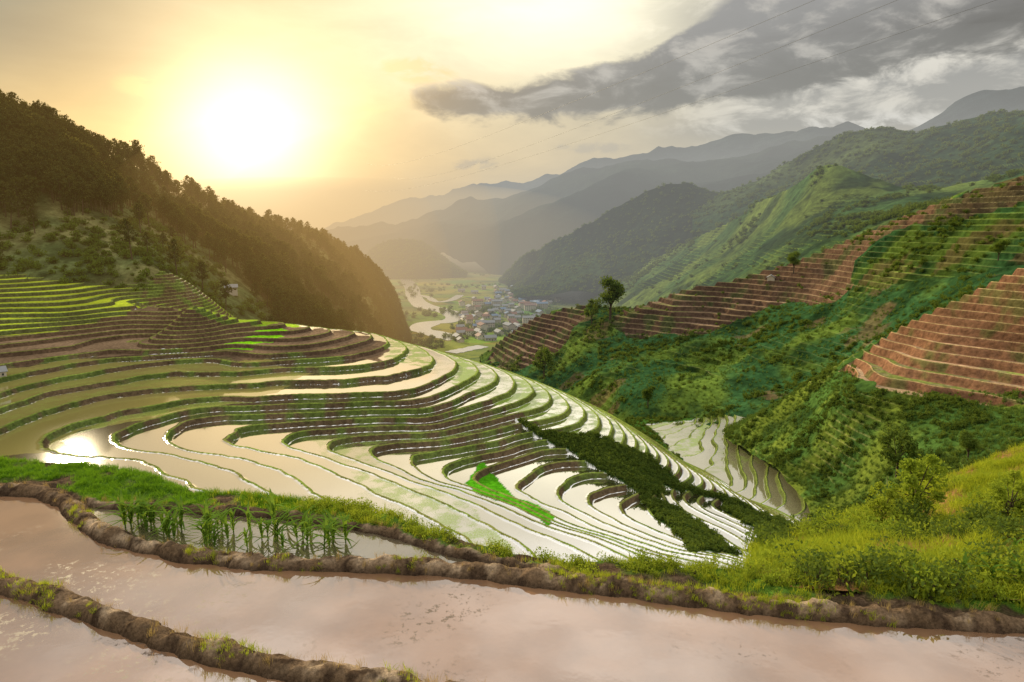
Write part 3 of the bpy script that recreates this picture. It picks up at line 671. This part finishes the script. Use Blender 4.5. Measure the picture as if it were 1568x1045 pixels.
def sample(Pch,mask,N,area=True):
    X,Y,Z=Pch[:3]
    m=np.broadcast_to(mask,X.shape)[:-1,:-1].astype(float).copy()
    if area:
        ax=np.abs((X[:-1,1:]-X[:-1,:-1])*(Y[1:,:-1]-Y[:-1,:-1])-(X[1:,:-1]-X[:-1,:-1])*(Y[:-1,1:]-Y[:-1,:-1])); m*=ax
    m=m.ravel(); s=m.sum()
    if s<=0: return np.zeros((0,3))
    id=rng.choice(len(m),N,p=m/s); i,j=np.divmod(id,X.shape[1]-1); a=rng.random(N);b=rng.random(N)
    o=[]
    for Q in (X,Y,Z): o.append(Q[i,j]*(1-a)*(1-b)+Q[i,j+1]*a*(1-b)+Q[i+1,j]*(1-a)*b+Q[i+1,j+1]*a*b)
    return np.stack(o,1)
def near(Pch,a,b,front=True):
    X,Y,Z,px,py=Pch; d=(px-a)**2+(py-b)**2; m=d<max(25,d.min()*1.5)
    idx=np.argwhere(m); k=min(idx,key=lambda q:Y[q[0],q[1]]); return (X[k[0],k[1]],Y[k[0],k[1]],Z[k[0],k[1]])
def empty(n): e=bpy.data.objects.new(n,None); scene.collection.objects.link(e); return e
inframe=lambda Pch: (Pch[3]>-60)&(Pch[3]<1630)
e=empty('pine_forest')
X,Y,Z,px,py=L1
fm=sstep(-.25,.1,fbm(X/25,Y/25,3,301))
low=inpoly(px,py,[(-400,330),(0,340),(120,335),(220,330),(300,385),(420,470),(420,620),(-400,620)])
clear=(np.hypot(px-358,py-445)>26)
fm=np.where(low,.02,fm*1.0+.3)*inframe(L1)*clear
ridx=np.arange(X.shape[0])[:,None]
crestm=((ridx>5)&(ridx<15))*inframe(L1)
for i in range(3):
    pn=pine(i); p=sample(L1,fm*(Y<330),700); scatter('pines_%d'%i,pn,p,rng.uniform(6,13.,len(p)),e,.05)
    p=sample(L1,crestm*(Y<480),55); scatter('ridge_pines_%d'%i,pn,p,rng.uniform(9,14.,len(p)),e,.05)
    p=sample(L1,fm*(Y>=330)*(Y<1000),1200); scatter('far_pines_%d'%i,pine(i+5),p,rng.uniform(7,14,len(p)),e,.05)
e=empty('hillside_shrubs')
sh=[shrub(11,L_shrub,120,.11),shrub(12,L_shrub,110,.13,.6)]
for i in range(2):
    p=sample(L1,np.where(low,1,.15)*inframe(L1)*clear,2200); scatter('slope_shrubs_%d'%i,sh[i],p,rng.uniform(1.2,4.,len(p)),e)
    X,Y,Z,px,py=R2; m2=(py>600)|((px<1310)&(py>560)); m2=m2*(sstep(.0,.35,fbm(X/8,Y/8,3,310))+.06)*inframe(R2)
    p=sample(R2,m2*(Y<260),1300); scatter('bank_shrubs_%d'%i,sh[i],p,rng.uniform(.6,2.2,len(p)),e)
    X,Y,Z,px,py=R3; tmm=inpoly(px,py,[(935,490),(1060,440),(1300,360),(1310,440),(1180,470),(1080,505),(960,512)])|inpoly(px,py,[(735,560),(760,520),(800,485),(900,460),(905,490),(850,535)])
    m3=(~tmm)*(sstep(.1,.45,fbm(X/20,Y/20,4,311))+.05)*inframe(R3)
    p=sample(R3,m3*(Y<500),1300); scatter('ridge_shrubs_%d'%i,sh[i],p,rng.uniform(1.,3.4,len(p)),e)
    p=sample(R3,tmm*(Y<500)*inframe(R3),60); scatter('terrace_edge_shrubs_%d'%i,sh[i],p,rng.uniform(1.,2.6,len(p)),e)
    X,Y,Z,px,py=R4; m4=(sstep(.05,.4,fbm(X/60,Y/60,4,312))+.02)*inframe(R4)
    p=sample(R4,m4,2200); scatter('green_hill_shrubs_%d'%i,sh[i],p,rng.uniform(3,8,len(p)),e)
    p=sample(GUL,(inpoly(GUL[3],GUL[4],gpoly)==0),500); scatter('gully_shrubs_%d'%i,sh[i],p,rng.uniform(.6,1.8,len(p)),e)
    p=sample(MID,veg*(MID[1]<190),1500); scatter('terrace_shrubs_%d'%i,sh[i],p,rng.uniform(.5,1.5,len(p)),e)
    for q,(H,nn) in enumerate(((R4C,1800),(R4A,2600))):
        p=sample(H,inframe(H)*(H[1]<1900),nn); scatter('wooded_hill_shrubs_%d_%d'%(q,i),sh[i],p,rng.uniform(4,10,len(p)),e)
    p=sample(KN,np.ones(KN[0].shape)*(KN[1]<2350),500); scatter('knoll_shrubs_%d'%i,sh[i],p,rng.uniform(7,13,len(p)),e)
e=empty('maize_field'); mz=tuft(21,L_maize,14,.05,.16,.5,1.3)
X,Y,Z,px,py=R2; p=sample(R2,((py>600)|((px<1310)&(py>560)))*(Y<230)*inframe(R2),8000); scatter('maize_near',mz,p,rng.uniform(.7,1.2,len(p)),e)
X,Y,Z,px,py=R3; p=sample(R3,(~tmm)*(py>430)*(Y<450)*inframe(R3),8000); scatter('maize_ridge',mz,p,rng.uniform(1.,1.8,len(p)),e)
e=empty('grass'); gt=[tuft(31,L_grass,24,.022,.2),tuft(32,L_grass,18,.03,.25,.4,1.2)]; gd=tuft(33,L_dry,18,.016,.2,.5,.7); gu=tuft(34,L_turf,26,.025,.22)
X,Y,Z,px,py=FG
for i in range(2):
    p=sample(FG,FGg*(Y<yb+2.2)*(X>-4.5),3200); scatter('grass_%d'%i,gt[i],p,rng.uniform(.06,.17,len(p)),e)
    p=sample(FG,FGg*(Y<yb+2.2)*(X<-2.5)*inframe(FG),3500); scatter('turf_%d'%i,gu,p,rng.uniform(.05,.12,len(p)),e)
    p=sample(FG,(FGb>.3)*(fbm(X/.9,Y/.9,3,320)>.1)*(Y<yb)*inframe(FG),260); scatter('bund_grass_%d'%i,gt[i],p,rng.uniform(.04,.11,len(p)),e)
    p=sample(BK,(BK[1]<21)*(1-.88*bare)*inframe(BK),6500); scatter('bank_grass_%d'%i,gt[i],p,rng.uniform(.08,.28,len(p)),e)
p=sample(FG,(FGb>.3)*(Y<yb)*inframe(FG),260); scatter('bund_dry_grass',gd,p,rng.uniform(.05,.14,len(p)),e)
p=sample(BK,(BK[1]<21)*(.1+bare)*inframe(BK),2500); scatter('bank_dry_grass',gd,p,rng.uniform(.06,.2,len(p)),e)
e=empty('bank_shrubs')
lowb=sstep(15,11,BK[1])
for i in range(2):
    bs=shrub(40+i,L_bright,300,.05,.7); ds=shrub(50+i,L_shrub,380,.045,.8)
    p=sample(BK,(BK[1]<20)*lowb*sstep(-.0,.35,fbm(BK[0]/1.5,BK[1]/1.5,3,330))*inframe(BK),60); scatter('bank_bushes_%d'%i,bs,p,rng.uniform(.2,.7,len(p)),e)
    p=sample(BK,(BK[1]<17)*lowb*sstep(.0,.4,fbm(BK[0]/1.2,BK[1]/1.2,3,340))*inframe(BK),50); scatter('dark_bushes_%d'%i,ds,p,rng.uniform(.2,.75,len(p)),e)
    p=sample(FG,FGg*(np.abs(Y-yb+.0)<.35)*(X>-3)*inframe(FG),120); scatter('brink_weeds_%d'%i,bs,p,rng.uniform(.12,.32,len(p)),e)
e=empty('corn_plants')
for i in range(3):
    q=[]
    for _ in range(17):
        a=random.uniform(190,530); lo=np.interp(a,[190,320,530],[822,845,852]); hi=np.interp(a,[190,440,530],[785,797,812]); b_=random.uniform(hi+8,lo-6)
        x,y=at_z(a,b_,WZ); q.append((x,y,WZ))
    scatter('corn_%d'%i,corn(60+i),q,rng.uniform(.3,.52,len(q)),e,.06)
p=[near(BK,a,b_) for (a,b_) in [(1470,880),(1500,868),(1530,875),(1555,850),(1440,893),(1515,892),(1560,888),(1400,900),(1540,760),(1560,775),(1550,795)]]
scatter('corn_bank',corn(66),p,rng.uniform(.25,.42,len(p)),e,.1)
def place(name,b,mats,loc,h,rot=0): 
    ob=b.obj(name,mats,True,(loc[0],loc[1],loc[2]-.02*h),h,rot); return ob
T1=tree(71,L_shrub); T2=tree(72,L_shrub,2000,.034); T3=tree(73,L_bright,1700,.03,16,(.06,.13),.22)
for (Pc,a,b_,h,T,mt,r) in [(R3,935,485,24,T1,L_shrub,0),(R3,905,492,14,T2,L_shrub,1),(R3,830,575,16,T2,L_shrub,2),(R3,1210,418,11,T1,L_shrub,3),
   (R2,1370,725,9,T2,L_shrub,2),(R2,1480,700,5,T1,L_shrub,4),(R3,990,620,9,T1,L_shrub,2),(R3,1525,395,7,T1,L_shrub,1)]:
    place('broadleaf_tree',T,[bark,mt],near(Pc,a,b_),h,r)
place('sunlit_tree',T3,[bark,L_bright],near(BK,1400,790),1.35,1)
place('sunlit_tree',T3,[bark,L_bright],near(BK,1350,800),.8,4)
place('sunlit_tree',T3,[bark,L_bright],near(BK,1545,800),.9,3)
wallm,t=newmat('house_wall'); oi=t.n('ShaderNodeObjectInfo').outputs['Random']
outp(t,princ(t,t.mix(oi,(.34,.30,.25),(.62,.56,.47)),.9))
roofm,t=newmat('house_roof'); oi=t.n('ShaderNodeObjectInfo').outputs['Random']
outp(t,princ(t,t.mix(t.ss(oi,.72,.8),t.mix(t.ss(oi,.15,.3),(.14,.22,.34),(.26,.27,.28)),(.25,.12,.08)),.6,.4))
winm,t=newmat('window_glass'); outp(t,princ(t,(.03,.035,.04),.2,.5))
def house(seed,w,d,h,rf):
    b=MB(); W,D=w/2,d/2
    v=[(-W,-D,-4),(W,-D,-4),(W,D,-4),(-W,D,-4),(-W,-D,h),(W,-D,h),(W,D,h),(-W,D,h)]
    for f in ((0,1,5,4),(1,2,6,5),(2,3,7,6),(3,0,4,7)): b.quad(*[v[i] for i in f],0)
    b.tri(v[5],v[6],(W,0,h+rf)); b.tri(v[7],v[4],(-W,0,h+rf))
    o=.7
    for s in (-1,1):
        for dz in (0,.25):
            b.quad((-W-o,s*(D+o),h-rf*o/D+.03+dz),(W+o,s*(D+o),h-rf*o/D+.03+dz),(W+o,0,h+rf+.03+dz),(-W-o,0,h+rf+.03+dz),1)
        b.quad((-W-o,s*(D+o),h-rf*o/D+.03),(W+o,s*(D+o),h-rf*o/D+.03),(W+o,s*(D+o),h-rf*o/D+.28),(-W-o,s*(D+o),h-rf*o/D+.28),1)
        fl=max(1,int(h//3))
        for k in range(fl):
            nW=max(2,int(w//3))
            for i in range(nW):
                cx=-W+(i+.5)*w/nW; y=s*(D+.03); z=k*3+1
                hh=1.3
                if k==0 and i==nW//2: z=0; hh=2.2
                b.quad((cx-.5,y,z),(cx+.5,y,z),(cx+.5,y,z+hh),(cx-.5,y,z+hh),2)
    return b
HS=[house(0,10,7,3.5,2.2),house(1,14,8,4,2.6),house(2,9,9,7,2),house(3,18,10,9,2.2)]
HM=[b.obj('house_mesh_src',[wallm,roofm,winm]).data for b in HS]
random.seed(9); n=0; used=[]
while n<125:
    a=random.gauss(785,38); b_=random.gauss(464,15)
    if random.random()<.3: a=random.uniform(700,800); b_=random.uniform(480,525)
    if not(695<a<858 and 434<b_<528): continue
    x,y=at_z(a,b_,-150)
    if any(math.hypot(x-u,y-v)<15 for u,v in used): continue
    used.append((x,y)); k=random.choice([0,0,1,2,1,2,3])
    ob=bpy.data.objects.new('village_house',HM[k]); scene.collection.objects.link(ob); ob.location=(x,y,-150); ob.rotation_euler[2]=random.choice([.3,.5,1.9,2.0,.1]); ob.scale=(1.1,)*3; n+=1
def hut(Pc,a,b_,s,r,k=0,name='farm_hut',dz=0):
    p=near(Pc,a,b_); ob=bpy.data.objects.new(name,HM[k]); scene.collection.objects.link(ob); ob.location=(p[0],p[1],p[2]+dz); ob.scale=(s,)*3; ob.rotation_euler[2]=r
hut(L1,358,446,.42,.4,0,'farm_hut',.8); hut(MID,-6,572,.3,.8); hut(R3,1180,425,.5,1.2)
q=[]
for _ in range(1200):
    a=random.uniform(610,880); b_=random.uniform(415,535); x,y=at_z(a,b_,-150)
    if fbm(np.array([x/120.]),np.array([y/120.]),3,5)[0]>.05: q.append((x,y,-150))
scatter('valley_trees',sh[0],q,rng.uniform(5,11,len(q)))
wm_,t=newmat('cable'); outp(t,princ(t,(.08,.08,.08),.5))
for (a,b) in (((1300,-22,60),(560,250,700)),((1420,-18,62),(600,272,720)),((1600,-25,64),(560,292,760))):
    A_=np.array(at_d(*a));B_=np.array(at_d(*b)); cu=bpy.data.curves.new('power_line','CURVE'); cu.dimensions='3D'; cu.bevel_depth=.013; cu.materials.append(wm_)
    s=cu.splines.new('POLY'); s.points.add(40)
    for i in range(41):
        k=i/40; k=k**2; p=A_*(1-k)+B_*k; p[2]-=14*4*k*(1-k)*.5; s.points[i].co=(*p,1); s.points[i].radius=1+3*k
    ob=bpy.data.objects.new('power_line',cu); scene.collection.objects.link(ob)
# ---------------- haze: absorbing volumes whose emission stands in for light scattered by mist
def haze(name,L,dens,box=None,ell=None):
    m=bpy.data.materials.new(name); m.use_nodes=True; t=NT(m.node_tree)
    va=t.n('ShaderNodeVolumeAbsorption'); va.inputs['Color'].default_value=(0,0,0,1); va.inputs['Density'].default_value=dens
    em=t.n('ShaderNodeEmission'); em.inputs[0].default_value=(*L,1); em.inputs[1].default_value=dens
    ad=t.n('ShaderNodeAddShader'); t.put(ad.inputs[0],va.outputs[0]); t.put(ad.inputs[1],em.outputs[0])
    o=t.n('ShaderNodeOutputMaterial'); t.put(o.inputs['Volume'],ad.outputs[0])
    me=bpy.data.meshes.new(name)
    if box:
        x0,x1,y0,y1,z0,z1=box
        v=[(x0,y0,z0),(x1,y0,z0),(x1,y1,z0),(x0,y1,z0),(x0,y0,z1),(x1,y0,z1),(x1,y1,z1),(x0,y1,z1)]
        me.from_pydata(v,[],[(3,2,1,0),(4,5,6,7),(0,1,5,4),(1,2,6,5),(2,3,7,6),(3,0,4,7)])
    else:
        bm=bmesh.new(); bmesh.ops.create_icosphere(bm,subdivisions=5,radius=1); bm.to_mesh(me); bm.free()
    me.materials.append(m)
    ob=bpy.data.objects.new(name,me); scene.collection.objects.link(ob)
    if ell: ob.location=ell[:3]; ob.scale=ell[3:6]; ob.rotation_euler=(0,0,math.radians(ell[6]))
haze('haze',(.50,.48,.43),1/7500.,box=(-5000,7000,300,6800,-149.,330))
haze('valley_mist',(1.0,.70,.28),1/5000.,ell=(-700,4300,-80,1500,3300,300,0))  # golden emission puts the low sun's glow into the mist colour
haze('hill_mist',(.44,.45,.43),1/3800.,ell=(900,1850,0,1600,1450,340,0))
haze('slope_sun_glow',(.95,.55,.16),1/2200.,ell=(-150,420,-20,90,250,75,22))  # glowing ellipsoids that imitate the sun's flare over the left slope
haze('slope_sun_glow',(.95,.55,.16),1/2600.,ell=(-190,430,-10,150,330,105,22))
print('done')
